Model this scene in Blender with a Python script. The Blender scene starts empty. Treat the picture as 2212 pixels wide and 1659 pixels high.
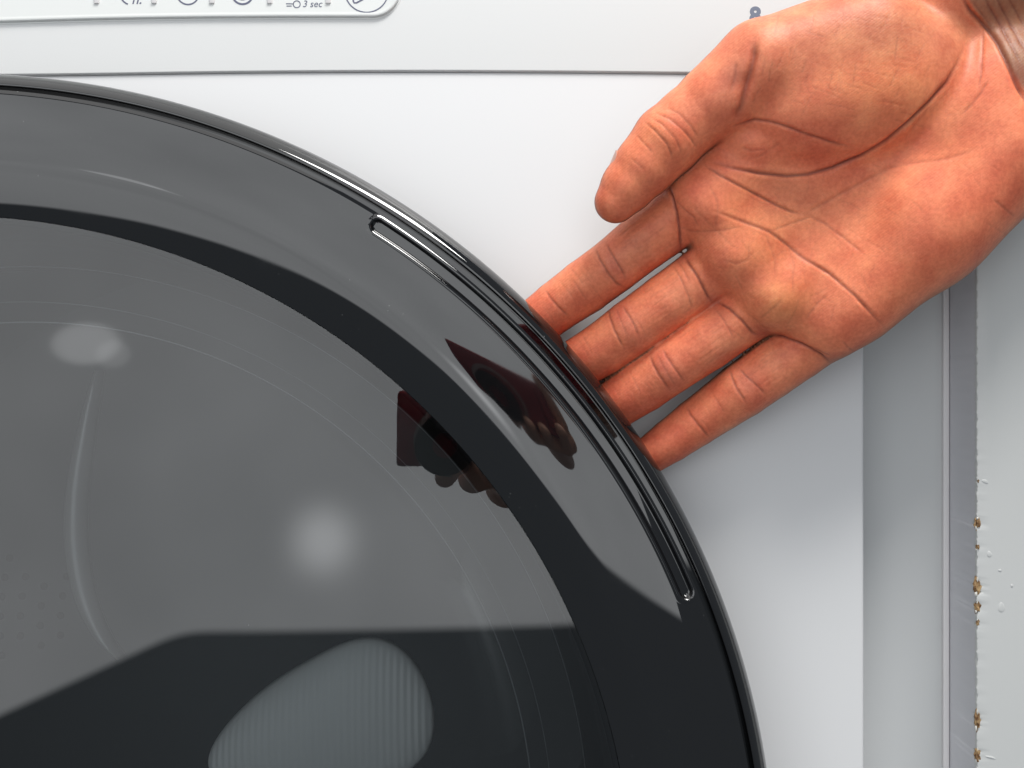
import bpy, bmesh, math, random
import numpy as np
from mathutils import Vector, Matrix

random.seed(4)
rng = np.random.default_rng(4)
C = bpy.context.scene.collection
MM = 0.001
PI = math.pi

# ------------------------------------------------------------------ camera
# the machine front is the plane y = 0, x to the right, z up, units metres
CAMD = 380.0            # mm from lens to the white front panel
S = 0.16                # mm on the panel per pixel of a 2212 px wide print
CX, CY = 1106.0, 829.5
scene = bpy.context.scene
cam_d = bpy.data.cameras.new("camera")
cam = bpy.data.objects.new("camera", cam_d)
C.objects.link(cam)
cam.location = (0, -CAMD * MM, 0)
cam.rotation_euler = (PI / 2, 0, 0)
cam_d.sensor_fit = 'HORIZONTAL'
cam_d.angle = 2 * math.atan(1106 * S / CAMD)
cam_d.clip_start = 0.002
cam_d.clip_end = 50
scene.camera = cam

# ------------------------------------------------------------------ light
world = bpy.data.worlds.new("World")
scene.world = world
world.use_nodes = True
bg = world.node_tree.nodes["Background"]
bg.inputs[0].default_value = (0.80, 0.90, 1.0, 1)
bg.inputs[1].default_value = 0.185

def area(name, loc, target, sx, sy, watts, color):
    d = bpy.data.lights.new(name, 'AREA')
    d.shape = 'RECTANGLE'; d.size = sx; d.size_y = sy
    d.energy = watts; d.color = color
    o = bpy.data.objects.new(name, d)
    o.location = loc
    v = Vector(target) - Vector(loc)
    o.rotation_euler = v.to_track_quat('-Z', 'Y').to_euler()
    C.objects.link(o)
    return o
# the bright side of the room behind the photographer: one large lamp whose lit shape stops at a
# sill (lower on the left) and is a little uneven, as a real window wall is
LX0, LX1, LZ0, LZ1 = -1.5, 0.55, -0.65, 1.0
wl = area("room_window_light", ((LX0 + LX1) / 2, -1.62, (LZ0 + LZ1) / 2), ((LX0 + LX1) / 2, 0.0, (LZ0 + LZ1) / 2), LX1 - LX0, LZ1 - LZ0, 1.42 * PI * (LX1 - LX0) * (LZ1 - LZ0), (0.965, 0.985, 1.0))
def light_shape(lamp):
    d = lamp.data; d.use_nodes = True
    nt = d.node_tree; L = nt.links.new
    em = nt.nodes["Emission"]
    geo = nt.nodes.new('ShaderNodeNewGeometry'); sep = nt.nodes.new('ShaderNodeSeparateXYZ')
    L(geo.outputs['Parametric'], sep.inputs[0])
    def M(op, a, b=None, c=None):
        n = nt.nodes.new('ShaderNodeMath'); n.operation = op
        for k, v in enumerate((a, b, c)):
            if v is None: continue
            if isinstance(v, (int, float)): n.inputs[k].default_value = v
            else: L(v, n.inputs[k])
        return n.outputs[0]
    X = M('MULTIPLY_ADD', sep.outputs[0], LX1 - LX0, LX0)
    Z = M('MULTIPLY_ADD', sep.outputs[1], LZ1 - LZ0, LZ0)
    def step(v, a, b):
        n = nt.nodes.new('ShaderNodeMapRange'); n.interpolation_type = 'SMOOTHSTEP'
        L(v, n.inputs[0]); n.inputs[1].default_value = a; n.inputs[2].default_value = b
        return n.outputs[0]
    sill = M('SMOOTH_MIN', -0.318, M('MULTIPLY_ADD', X, 0.46, -0.318 + 0.46 * 0.47), 0.035)
    mask = step(M('SUBTRACT', Z, sill), -0.012, 0.014)
    comb = nt.nodes.new('ShaderNodeCombineXYZ'); L(X, comb.inputs[0]); L(Z, comb.inputs[1])
    no = nt.nodes.new('ShaderNodeTexNoise'); no.inputs['Scale'].default_value = 2.3; no.inputs['Detail'].default_value = 2
    L(comb.outputs[0], no.inputs['Vector'])
    lum = M('MULTIPLY_ADD', no.outputs['Fac'], 0.55, 0.72)
    def blob(x, z, rx, rz, amp, pw):
        e = M('ADD', M('POWER', M('DIVIDE', M('SUBTRACT', X, x), rx), 2.0), M('POWER', M('DIVIDE', M('SUBTRACT', Z, z), rz), 2.0))
        return M('MULTIPLY', M('EXPONENT', M('MULTIPLY', M('POWER', e, pw), -1.0)), amp)
    for b in BLOBS:
        lum = M('ADD', lum, blob(*b))
    L(M('MULTIPLY', mask, lum), em.inputs['Strength'])
BLOBS = ((-0.18, -0.13, 0.065, 0.07, 1.25, 1.2), (-0.69, 0.285, 0.075, 0.046, 0.75, 4.0), (-0.63, 0.262, 0.038, 0.030, 0.35, 3.0))
light_shape(wl)
# lit white ceiling, and the ceiling lamp above the machine
area("ceiling_bounce_light", (-0.35, -0.55, 1.32), (-0.35, -0.55, 0.0), 2.0, 2.1, 1.0 * PI * 4.2, (1.0, 0.985, 0.965))
area("ceiling_lamp_light", (0.34, -0.50, 1.10), (0.0, -0.03, 0.0), 0.56, 0.26, 15.0, (1.0, 0.985, 0.96))

scene.view_settings.view_transform = 'Standard'
scene.view_settings.look = 'None'
scene.view_settings.exposure = 0.06
scene.view_settings.gamma = 1.0
scene.cycles.use_denoising = True
scene.cycles.max_bounces = 10
scene.cycles.transparent_max_bounces = 16
scene.cycles.caustics_reflective = False
scene.cycles.caustics_refractive = False

# ------------------------------------------------------------------ helpers
def P(px, py, h=0.0):
    """millimetres: a point seen at print position px, py that stands h mm off the panel"""
    k = S * (CAMD - h) / CAMD
    return np.array(((px - CX) * k, -h, (CY - py) * k))

def setp(o, label=None, cat=None, group=None, kind=None):
    if label: o['label'] = label
    if cat: o['category'] = cat
    if group: o['group'] = group
    if kind: o['kind'] = kind
    return o

def empty(name, loc=(0, 0, 0)):
    o = bpy.data.objects.new(name, None)
    o.empty_display_size = 0.02
    o.location = [c * MM for c in loc]
    C.objects.link(o)
    return o

def mesh_obj(name, verts, faces, mat, parent=None, smooth=True, sharp=35, mats=None, fmat=None):
    """verts in mm, world axes; parented objects keep their world place"""
    me = bpy.data.meshes.new(name)
    me.from_pydata([tuple(float(c) * MM for c in v) for v in verts], [], [tuple(int(i) for i in f) for f in faces])
    for m in ([mat] if mats is None else mats):
        me.materials.append(m)
    if fmat is not None:
        me.polygons.foreach_set('material_index', fmat)
    me.validate()
    bm = bmesh.new(); bm.from_mesh(me)
    bmesh.ops.recalc_face_normals(bm, faces=bm.faces)
    bm.to_mesh(me); bm.free()
    if smooth:
        me.polygons.foreach_set('use_smooth', [True] * len(me.polygons))
        if sharp: me.set_sharp_from_angle(angle=math.radians(sharp))
    o = bpy.data.objects.new(name, me)
    C.objects.link(o)
    if parent: attach(o, parent)
    return o

def world_loc(o):
    v = Vector((0, 0, 0))
    while o:
        v += o.location; o = o.parent
    return v

def attach(o, parent):
    o.parent = parent
    o.location = o.location - world_loc(parent)

def grid_faces(n, m, close=False):
    f = []
    for j in range(m if close else m - 1):
        k = (j + 1) % m
        for i in range(n - 1):
            f.append((j * n + i, j * n + i + 1, k * n + i + 1, k * n + i))
    return f

# ------------------------------------------------------------------ materials
def mat(name, color=(0.8, 0.8, 0.8), rough=0.4, spec=0.5, metal=0.0, ior=1.5, coat=0.0):
    m = bpy.data.materials.new(name)
    m.use_nodes = True
    b = m.node_tree.nodes["Principled BSDF"]
    b.inputs['Base Color'].default_value = (*color, 1)
    b.inputs['Roughness'].default_value = rough
    b.inputs['Metallic'].default_value = metal
    b.inputs['IOR'].default_value = ior
    b.inputs['Specular IOR Level'].default_value = spec
    b.inputs['Coat Weight'].default_value = coat
    return m

def add_noise_bump(m, scale, strength, dist=0.0005, detail=3):
    nt = m.node_tree; b = nt.nodes["Principled BSDF"]
    tc = nt.nodes.new('ShaderNodeTexCoord')
    n = nt.nodes.new('ShaderNodeTexNoise'); n.inputs['Scale'].default_value = scale; n.inputs['Detail'].default_value = detail
    bp = nt.nodes.new('ShaderNodeBump'); bp.inputs['Strength'].default_value = strength; bp.inputs['Distance'].default_value = dist
    nt.links.new(tc.outputs['Object'], n.inputs['Vector'])
    nt.links.new(n.outputs['Fac'], bp.inputs['Height'])
    nt.links.new(bp.outputs['Normal'], b.inputs['Normal'])
    return n

def add_color_noise(m, c1, c2, scale, lo=0.35, hi=0.65, detail=4):
    nt = m.node_tree; b = nt.nodes["Principled BSDF"]
    tc = nt.nodes.new('ShaderNodeTexCoord')
    n = nt.nodes.new('ShaderNodeTexNoise'); n.inputs['Scale'].default_value = scale; n.inputs['Detail'].default_value = detail
    r = nt.nodes.new('ShaderNodeValToRGB')
    r.color_ramp.elements[0].position = lo; r.color_ramp.elements[0].color = (*c1, 1)
    r.color_ramp.elements[1].position = hi; r.color_ramp.elements[1].color = (*c2, 1)
    nt.links.new(tc.outputs['Object'], n.inputs['Vector'])
    nt.links.new(n.outputs['Fac'], r.inputs['Fac'])
    nt.links.new(r.outputs['Color'], b.inputs['Base Color'])

M_panel = mat('white_enamel', (0.80, 0.80, 0.805), 0.32, 0.45)
add_noise_bump(M_panel, 260, 0.03, 0.0004)
M_fascia = mat('white_plastic', (0.80, 0.805, 0.80), 0.38, 0.4)
add_noise_bump(M_fascia, 900, 0.04, 0.0002)
M_strip = mat('clear_button_plastic', (0.77, 0.785, 0.77), 0.2, 0.5)
M_print = mat('slate_print', (0.14, 0.15, 0.22), 0.5, 0.3)
M_print2 = mat('blue_grey_print', (0.19, 0.22, 0.29), 0.5, 0.3)
M_ring = mat('smoked_plastic', (0.005, 0.006, 0.0065), 0.02, 0.5, ior=1.80)
def smudge(m, base, amp):
    nt = m.node_tree; b = nt.nodes["Principled BSDF"]; L = nt.links.new
    tc = nt.nodes.new('ShaderNodeTexCoord')
    n = nt.nodes.new('ShaderNodeTexNoise'); n.inputs['Scale'].default_value = 22; n.inputs['Detail'].default_value = 6; n.inputs['Distortion'].default_value = 1.2
    mr = nt.nodes.new('ShaderNodeMapRange'); mr.inputs[1].default_value = 0.45; mr.inputs[2].default_value = 0.75; mr.inputs[3].default_value = base; mr.inputs[4].default_value = base + amp
    L(tc.outputs['Object'], n.inputs['Vector']); L(n.outputs['Fac'], mr.inputs[0]); L(mr.outputs[0], b.inputs['Roughness'])
    w = nt.nodes.new('ShaderNodeTexNoise'); w.inputs['Scale'].default_value = 14; w.inputs['Detail'].default_value = 1
    bp = nt.nodes.new('ShaderNodeBump'); bp.inputs['Strength'].default_value = 0.05; bp.inputs['Distance'].default_value = 0.003
    L(tc.outputs['Object'], w.inputs['Vector']); L(w.outputs['Fac'], bp.inputs['Height']); L(bp.outputs['Normal'], b.inputs['Normal'])
smudge(M_ring, 0.018, 0.05)
def dust(m, c0):
    nt = m.node_tree; b = nt.nodes["Principled BSDF"]; L = nt.links.new
    tc = nt.nodes.new('ShaderNodeTexCoord')
    vo = nt.nodes.new('ShaderNodeTexVoronoi'); vo.inputs['Scale'].default_value = 260
    n = nt.nodes.new('ShaderNodeTexNoise'); n.inputs['Scale'].default_value = 30
    sp = nt.nodes.new('ShaderNodeMapRange'); sp.inputs[1].default_value = 0.09; sp.inputs[2].default_value = 0.05
    ns = nt.nodes.new('ShaderNodeMapRange'); ns.inputs[1].default_value = 0.5; ns.inputs[2].default_value = 0.7
    mu = nt.nodes.new('ShaderNodeMath'); mu.operation = 'MULTIPLY'
    mx = nt.nodes.new('ShaderNodeMix'); mx.data_type = 'RGBA'
    mx.inputs[6].default_value = (*c0, 1); mx.inputs[7].default_value = (0.10, 0.10, 0.10, 1)
    L(tc.outputs['Object'], vo.inputs['Vector']); L(tc.outputs['Object'], n.inputs['Vector'])
    L(vo.outputs['Distance'], sp.inputs[0]); L(n.outputs['Fac'], ns.inputs[0])
    L(sp.outputs[0], mu.inputs[0]); L(ns.outputs[0], mu.inputs[1]); L(mu.outputs[0], mx.inputs[0]); L(mx.outputs[2], b.inputs['Base Color'])
dust(M_ring, (0.005, 0.005, 0.0056))
M_seal = mat('black_seal', (0.009, 0.010, 0.0115), 0.38, 0.3)
M_rubber = mat('dark_rubber', (0.012, 0.013, 0.014), 0.5, 0.3)
M_drum = mat('drum_steel', (0.085, 0.092, 0.094), 0.45, 0.4, metal=0.2)
M_hole = mat('drum_hole', (0.01, 0.01, 0.01), 0.8, 0.1)
M_paddle = mat('pale_plastic', (0.84, 0.87, 0.86), 0.45, 0.3)
M_filler = mat('grey_filler', (0.575, 0.585, 0.585), 0.5, 0.3)
add_noise_bump(M_filler, 60, 0.05, 0.0008)
M_trim = mat('white_trim', (0.80, 0.78, 0.78), 0.4, 0.3)
M_board = mat('white_laminate', (0.63, 0.64, 0.63), 0.42, 0.4)
add_noise_bump(M_board, 90, 0.05, 0.0006)
M_bside = mat('board_side', (0.74, 0.74, 0.77), 0.6, 0.2)
M_chip = mat('raw_chipboard', (0.30, 0.17, 0.08), 0.9, 0.1)
add_color_noise(M_chip, (0.13, 0.06, 0.03), (0.55, 0.38, 0.20), 700)
M_paint = mat('flaked_paint', (0.74, 0.73, 0.68), 0.5, 0.3)

def clear_mix(name, tint, ior, rough=0.0, boost=1.0, glossy=(1, 1, 1)):
    m = bpy.data.materials.new(name); m.use_nodes = True
    nt = m.node_tree; nt.nodes.clear()
    out = nt.nodes.new('ShaderNodeOutputMaterial')
    tr = nt.nodes.new('ShaderNodeBsdfTransparent'); tr.inputs[0].default_value = (*tint, 1)
    gl = nt.nodes.new('ShaderNodeBsdfGlossy'); gl.inputs['Roughness'].default_value = rough
    gl.inputs['Color'].default_value = (*glossy, 1)
    fr = nt.nodes.new('ShaderNodeFresnel'); fr.inputs['IOR'].default_value = ior
    mx = nt.nodes.new('ShaderNodeMixShader')
    nt.links.new(fr.outputs[0], mx.inputs[0])
    nt.links.new(tr.outputs[0], mx.inputs[1]); nt.links.new(gl.outputs[0], mx.inputs[2])
    nt.links.new(mx.outputs[0], out.inputs[0])
    return m
M_pane = clear_mix('smoked_pane', (0.70, 0.72, 0.73), 1.76, 0.0)
M_tint = clear_mix('pane_back', (0.95, 0.95, 0.95), 1.01, 0.0)
M_glass = clear_mix('bowl_glass', (0.97, 0.975, 0.975), 1.03, 0.08)

# ------------------------------------------------------------------ washing machine
AX = np.array((-175.4, 0, -160.5))           # door axis
wm = empty('washing_machine', (-175.4, 0, -560))
setp(wm, 'white front-loading washing machine with large round smoked-glass door', 'washing machine')

XR = (1867 - CX) * S                          # right edge of the front panel
XL = 2 * AX[0] - XR
SEAM = [(-2000, 152), (0, 164.5), (350, 157.5), (700, 153.5), (1100, 154), (1480, 157.5), (1867, 163), (2300, 166)]
def seam_z(x):
    px = x / S + CX
    return (CY - np.interp(px, [p[0] for p in SEAM], [p[1] for p in SEAM])) * S
sx = np.linspace(XL - 5, XR + 5, 400)
_k = np.ones(61) / 61
sz = np.convolve(np.pad(seam_z(sx), 30, mode='edge'), _k, 'valid')
def seam(x): return float(np.interp(x, sx, sz))

# front panel: a pressed sheet with a round opening behind the door
def rect_point(a, x0, x1, z0, topf):
    dx, dz = math.cos(a), math.sin(a)
    z1 = topf(AX[0])
    ts = []
    if dx > 1e-9: ts.append((x1 - AX[0]) / dx)
    if dx < -1e-9: ts.append((x0 - AX[0]) / dx)
    if dz > 1e-9: ts.append((z1 - AX[2]) / dz)
    if dz < -1e-9: ts.append((z0 - AX[2]) / dz)
    t = min(ts)
    x, z = AX[0] + dx * t, AX[2] + dz * t
    if z > z1 - 0.01: z = topf(x)
    return x, z
def front_panel():
    base_top = lambda x: seam(x) - 0.22
    angs = list(np.linspace(0, 2 * PI, 720, endpoint=False))
    for cx_ in (XL, XR):
        for cz_ in (-560, base_top(AX[0])):
            angs.append(math.atan2(cz_ - AX[2], cx_ - AX[0]) % (2 * PI))
    angs.sort()
    loops = []
    loops.append([(AX[0] + 228 * math.cos(a), 0, AX[2] + 228 * math.sin(a)) for a in angs])
    R = 1.2
    for i in range(8):
        t = i / 7 * PI / 2
        ins = R * (1 - math.sin(t)); h = -R * (1 - math.cos(t))
        L = []
        for a in angs:
            x, z = rect_point(a, XL + ins, XR - ins, -560 + ins, lambda q: base_top(q) - ins)
            L.append((x, -h, z))
        loops.append(L)
    L = [(x, 16.0, z) for (x, y, z) in loops[-1]]
    loops.append(L)
    n = len(angs)
    v = [p for L in loops for p in L]
    f = []
    for k in range(len(loops) - 1):
        for i in range(n):
            j = (i + 1) % n
            f.append((k * n + i, k * n + j, (k + 1) * n + j, (k + 1) * n + i))
    return mesh_obj('front_panel', v, f, M_panel, wm, sharp=50)
front_panel()

# cabinet sides
def box(name, x0, x1, y0, y1, z0, z1, m, parent, bev=0.0):
    bm = bmesh.new()
    bmesh.ops.create_cube(bm, size=1)
    for v in bm.verts:
        v.co = ((x0 + x1) / 2 + v.co.x * (x1 - x0), (y0 + y1) / 2 + v.co.y * (y1 - y0), (z0 + z1) / 2 + v.co.z * (z1 - z0))
    if bev: bmesh.ops.bevel(bm, geom=bm.edges[:], offset=bev, segments=3, affect='EDGES', profile=0.5)
    v = [tuple(p.co) for p in bm.verts]; bm.verts.index_update()
    f = [[p.index for p in q.verts] for q in bm.faces]
    bm.free()
    return mesh_obj(name, v, f, m, parent)
ZT = 300.0
box('side_panel', XR - 5, XR - 3.5, 16.5, 560, -560, ZT, M_panel, wm)
box('side_panel', XL + 3.5, XL + 5, 16.5, 560, -560, ZT, M_panel, wm)
box('back_panel', XL + 5.5, XR - 5.5, 555, 557, -560, ZT, M_panel, wm)
box('top_panel', XL + 2, XR - 2, 1, 560, ZT + 0.5, ZT + 18, M_panel, wm)

# control fascia, slightly proud of the front panel
def fascia():
    prof = [(ZT, 0, 0.9), (200, 0, 0.9), (60, 0, 0.9)]
    R = 0.4
    for i in range(8):
        t = i / 7 * PI / 2
        prof.append((R * (1 - math.sin(t)) + 0.0, 1, 0.9 - R * (1 - math.cos(t))))
    prof.append((0.0, 1, -0.15))
    prof.append((-0.16, 1, -0.25))
    prof.append((-0.16, 1, -15))
    xs = np.linspace(XL, XR, 160)
    v, f = [], []
    for x in xs:
        for (z, rel, h) in prof:
            zz = z if z == ZT else seam(x) + z
            if z == 200: zz = 250
            v.append((x, -h, zz))
    f = grid_faces(len(prof), len(xs))
    return mesh_obj('control_panel', v, f, M_fascia, wm, sharp=50)
cp = fascia()
cp_empty = cp

# raised clear strip over the touch buttons
def rounded_strip():
    BOT = [(-1500, 95), (0, 49.5), (100, 46.6), (209, 43.6), (333, 41.2), (465, 39.6), (600, 38.6), (830, 38.4)]
    def botz(px): return np.interp(px, [b[0] for b in BOT], [b[1] for b in BOT])
    pts = []
    for px in np.linspace(-1400, 806, 120): pts.append((px, botz(px)))
    rx, ry, cx_, cy_ = 60, 62, 806, -23.6
    for i in range(1, 25):
        t = i / 24 * PI / 2
        pts.append((cx_ + rx * math.sin(t), cy_ + ry * math.cos(t)))
    pts += [(866, -40), (866, -70), (866, -120)]
    q = np.array([P(a, b, 0.9)[[0, 2]] for a, b in pts])
    d = np.gradient(q, axis=0)
    nrm = np.c_[-d[:, 1], d[:, 0]]; nrm /= np.linalg.norm(nrm, axis=1)[:, None]
    ztop = P(0, -150, 1.6)[2]
    v, n = [], 0
    rows = ((-0.62, 0.91), (-0.55, 1.02), (-0.12, 1.05), (-0.02, 1.08), (0, 1.25), (0.03, 1.7), (0.16, 2.0), (0.42, 2.15), (0.95, 2.17), (1.2, 2.13), (1.45, 2.06), (1.8, 2.02))
    for k in range(len(q)):
        for ins, h in rows:
            x, z = q[k] + nrm[k] * ins
            v.append((x, -h, z))
        v.append((x, -2.02, ztop))
    f = grid_faces(len(rows) + 1, len(q))
    return mesh_obj('button_strip', v, f, M_strip, cp, sharp=40)
rounded_strip()
HS = 2.02
def tab(px):
    x0, _, zb = P(px - 5.5, 8.5, HS); x1 = P(px + 5.5, 8.5, HS)[0]
    return box('button_divider', x0, x1, -HS - 0.55, -HS + 0.3, zb, zb + 14, M_trim, cp, 0.3)
for px in (209, 333, 458, 583, 709): tab(px)

# printed symbols: thin raised ink
def tube2d(name, pts, w, h, m, closed=False):
    """flat ribbon of ink along pts (print px), width w px"""
    p = np.array(pts, float)
    if closed: d = np.roll(p, -1, 0) - np.roll(p, 1, 0)
    else: d = np.gradient(p, axis=0)
    n = np.c_[-d[:, 1], d[:, 0]]; n /= np.linalg.norm(n, axis=1)[:, None] + 1e-9
    a, b = p + n * w / 2, p - n * w / 2
    v = []
    for i in range(len(p)):
        for q, hh in ((a[i], h), (a[i], h + 0.06), (b[i], h + 0.06), (b[i], h)):
            v.append(P(q[0], q[1], hh))
    f = []; L = len(p)
    for i in range(L if closed else L - 1):
        j = (i + 1) % L
        for k in range(3): f.append((i * 4 + k, i * 4 + k + 1, j * 4 + k + 1, j * 4 + k))
    return mesh_obj(name, v, f, m, cp, smooth=False)
def arc(cx_, cy_, r, a0, a1, n=40):
    return [(cx_ + r * math.cos(a), cy_ + r * math.sin(a)) for a in np.linspace(a0, a1, n)]
def text(name, s, px, py, size_px, m, h, italic=0.0, bold=0.0, par=None):
    cu = bpy.data.curves.new(name, 'FONT')
    cu.body = s; cu.size = 1.0; cu.shear = italic; cu.offset = bold; cu.extrude = 0.0
    cu.resolution_u = 6
    o = bpy.data.objects.new('tmp_text', cu)
    C.objects.link(o)
    dg = bpy.context.evaluated_depsgraph_get()
    me = bpy.data.meshes.new_from_object(o.evaluated_get(dg))
    vs = [(v.co.x, v.co.y) for v in me.vertices]; fs = [list(p.vertices) for p in me.polygons]
    bpy.data.objects.remove(o); bpy.data.meshes.remove(me); bpy.data.curves.remove(cu)
    v = [P(px + x * size_px, py - y * size_px, h + 0.06) for x, y in vs]
    return mesh_obj(name, v, fs, m, par or cp, smooth=False)
HI = HS + 0.01
tube2d('symbol', arc(287, -18, 29, 1.95, 3.0), 3.2, HI, M_print)
text('lettering', 'h.', 284, 8.3, 31, M_print, HI, italic=0.25, bold=0.006)
tube2d('symbol', arc(406, -14, 23.5, 0.55, 2.62), 3.2, HI, M_print)
tube2d('symbol', arc(524, -13.5, 22.3, -PI, PI, 60)[:-1], 4.2, HI, M_print, True)
tube2d('symbol', arc(524, -13.5, 12.5, -PI, PI, 40)[:-1], 3.0, HI, M_print, True)
tube2d('symbol', arc(641, 9, 7.4, -PI, PI, 30)[:-1], 2.0, HI, M_print, True)
tube2d('symbol', [(618, 8), (626, 8), (634, 8.6)], 2.0, HI, M_print)
tube2d('symbol', [(619, 13), (625, 13), (630, 13)], 2.0, HI, M_print)
text('lettering', '3 sec', 653, 15.0, 20.5, M_print, HI, italic=0.22, bold=0.0)
tube2d('symbol', arc(792, -20.5, 47, -PI, PI, 90)[:-1], 2.6, HI, M_print, True)
tri = [(763, -50), (763, -20), (763, 2), (765, 6), (770, 6), (790, -5), (820, -22), (822, -26), (820, -29), (795, -43), (770, -54), (765, -54)]
tube2d('symbol', tri, 3.4, HI, M_print, True)
text('lettering', '8', 1619.5, 49, 48, M_print2, 0.905, bold=0.045)
text('lettering', 'kg', 1659, 51, 27, M_print2, 0.905, bold=0.0)

# ------------------------------------------------------------------ door
def ring_slope(r):
    return np.interp(r, [212, 216, 219, 222, 225.6, 227.4, 229, 231, 240, 250.6, 250.9, 254], [0.31, 0.285, 0.264, 0.243, 0.223, 0.170, 0.085, 0.0, -0.065, -0.125, -0.28, -0.34])
_rr = np.linspace(212, 254, 421)
_hh = np.cumsum(ring_slope(_rr)) * (_rr[1] - _rr[0])
_hh += 42.4 - np.interp(231, _rr, _hh)
# towards the handle side the crest lies further in and the inner flank is steeper
_sb = np.interp(_rr, [212, 216, 221, 223.8, 225.6, 227, 229, 240, 250.6, 250.9, 254], [0.5, 0.46, 0.40, 0.28, 0.08, 0.025, 0.0, -0.06, -0.125, -0.28, -0.34])
_i = _rr < 226
_dr = _rr[1] - _rr[0]
_need = (np.interp(250, _rr, _hh) - _hh[0]) - _sb[(~_i) & (_rr < 250)].sum() * _dr
_sb[_i] *= _need / (_sb[_i].sum() * _dr)
_hb = np.cumsum(_sb) * _dr
_hb += np.interp(250, _rr, _hh) - np.interp(250, _rr, _hb)
def ring_h(r): return float(np.interp(r, _rr, _hh))
def az_list():
    a = list(np.linspace(math.radians(-4), math.radians(104), 1000))
    a += list(np.linspace(math.radians(104), math.radians(356), 240))[1:-1]
    return a
AZ = az_list()
SA0, SA1 = math.radians(22.3) + 2.3 / 248, math.radians(57.9) - 2.3 / 248
def ring_warp(r, a):
    if not 213.04 < r < 253: return 0.0
    aa = (a + PI) % (2 * PI) - PI
    w = min(max((math.radians(67) - aa) / math.radians(43), 0), 1); w = w * w * (3 - 2 * w)
    e = slot_depth(r, a) if r > 242 else 0.0
    return e + w * float(np.interp(r, _rr, _hb) - np.interp(r, _rr, _hh))
def slot_depth(r, a):
    aa = (a + PI) % (2 * PI) - PI
    if aa < SA0: d = math.hypot((aa - SA0) * 248.4, r - 248.4)
    elif aa > SA1: d = math.hypot((aa - SA1) * 248.4, r - 248.4)
    else: d = abs(r - 248.4)
    t = min(max((d - 1.25) / 1.0, 0), 1); t = t * t * (3 - 2 * t)
    return -1.25 * (1 - t) + 0.22 * math.exp(-((d - 2.75) / 0.4) ** 2)
def lathe(name, prof, m, parent, warp=None, closed=False, az=None, sharp=35, mats=None, fm=None):
    az = az or AZ
    v = []
    for a in az:
        ca, sa = math.cos(a), math.sin(a)
        for (r, h) in prof:
            hh = h + (warp(r, a) if warp and h > 35 else 0)
            v.append((AX[0] + r * ca, -hh, AX[2] + r * sa))
    n = len(prof)
    f = grid_faces(n, len(az), True)
    fmat = None
    if fm is not None: fmat = [fm[i] for j in range(len(az)) for i in range(n - 1)]
    return mesh_obj(name, v, f, m, parent, sharp=sharp, mats=mats, fmat=fmat)
def spline(pts, n):
    p = np.array(pts, float); out = []
    q = np.vstack([2 * p[0] - p[1], p, 2 * p[-1] - p[-2]])
    for i in range(1, len(q) - 2):
        for t in np.linspace(0, 1, n, endpoint=False):
            a, b, c, d = q[i - 1], q[i], q[i + 1], q[i + 2]
            out.append(tuple(0.5 * ((2 * b) + (c - a) * t + (2 * a - 5 * b + 4 * c - d) * t ** 2 + (3 * b - a - 3 * c + d) * t ** 3)))
    out.append(tuple(p[-1])); return out
prof = [(212.9, 30.0), (212.95, ring_h(213.0) - 0.02)]
for r in np.linspace(213.0, 243.5, 60): prof.append((r, ring_h(r)))
for r in np.linspace(243.8, 251.7, 42): prof.append((r, ring_h(r)))
prof += [(251.85, ring_h(251.85)), (251.9, 36.8), (252.0, 30.5), (253.9, 30.5), (254.0, 34.9)]
prof += spline([(254.05, 35.6), (254.5, 36.1), (255.3, 36.0), (256.5, 35.2), (257.7, 33.9), (258.7, 32.0), (259.35, 29.8), (259.55, 27.8)], 14)
prof += spline([(259.55, 27.5), (259.4, 26.2), (258.6, 25.2), (256.5, 23.6), (252.5, 21.0)], 4)
prof += [(250, 19.3), (238, 19.3), (234, 16), (232.5, 8), (232.5, 0.3)]
door = lathe('door', prof, M_ring, wm, warp=ring_warp, sharp=28)

# black seal groove between ring and window
lathe('seal', [(211.0, 35.0), (211.8, 36.2), (213.2, 36.2), (213.8, 34.0)], M_seal, door, sharp=60)

# smoked, slightly domed window pane, a closed solid
DOME = 2550.0
def pane():
    RW = 212.2
    fr = [(r, 38.5 + (RW ** 2 - r ** 2) / (2 * DOME)) for r in np.linspace(0.5, RW + 0.55, 30)]
    ed = [(RW + 0.6, 38.3), (RW + 0.6, 35.8), (RW + 0.2, 35.5)]
    bk = [(r, 35.5 + (RW ** 2 - r ** 2) / (2 * DOME)) for r in np.linspace(RW - 1, 0.5, 20)]
    prof = fr + ed + bk
    fm = [0] * (len(fr) + 1) + [1] * (len(prof) - len(fr) - 2)
    return lathe('window', prof, None, door, mats=[M_pane, M_tint], fm=fm, sharp=40)
pane()
COARSE = list(np.linspace(0, 2 * PI, 360, endpoint=False))
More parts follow.
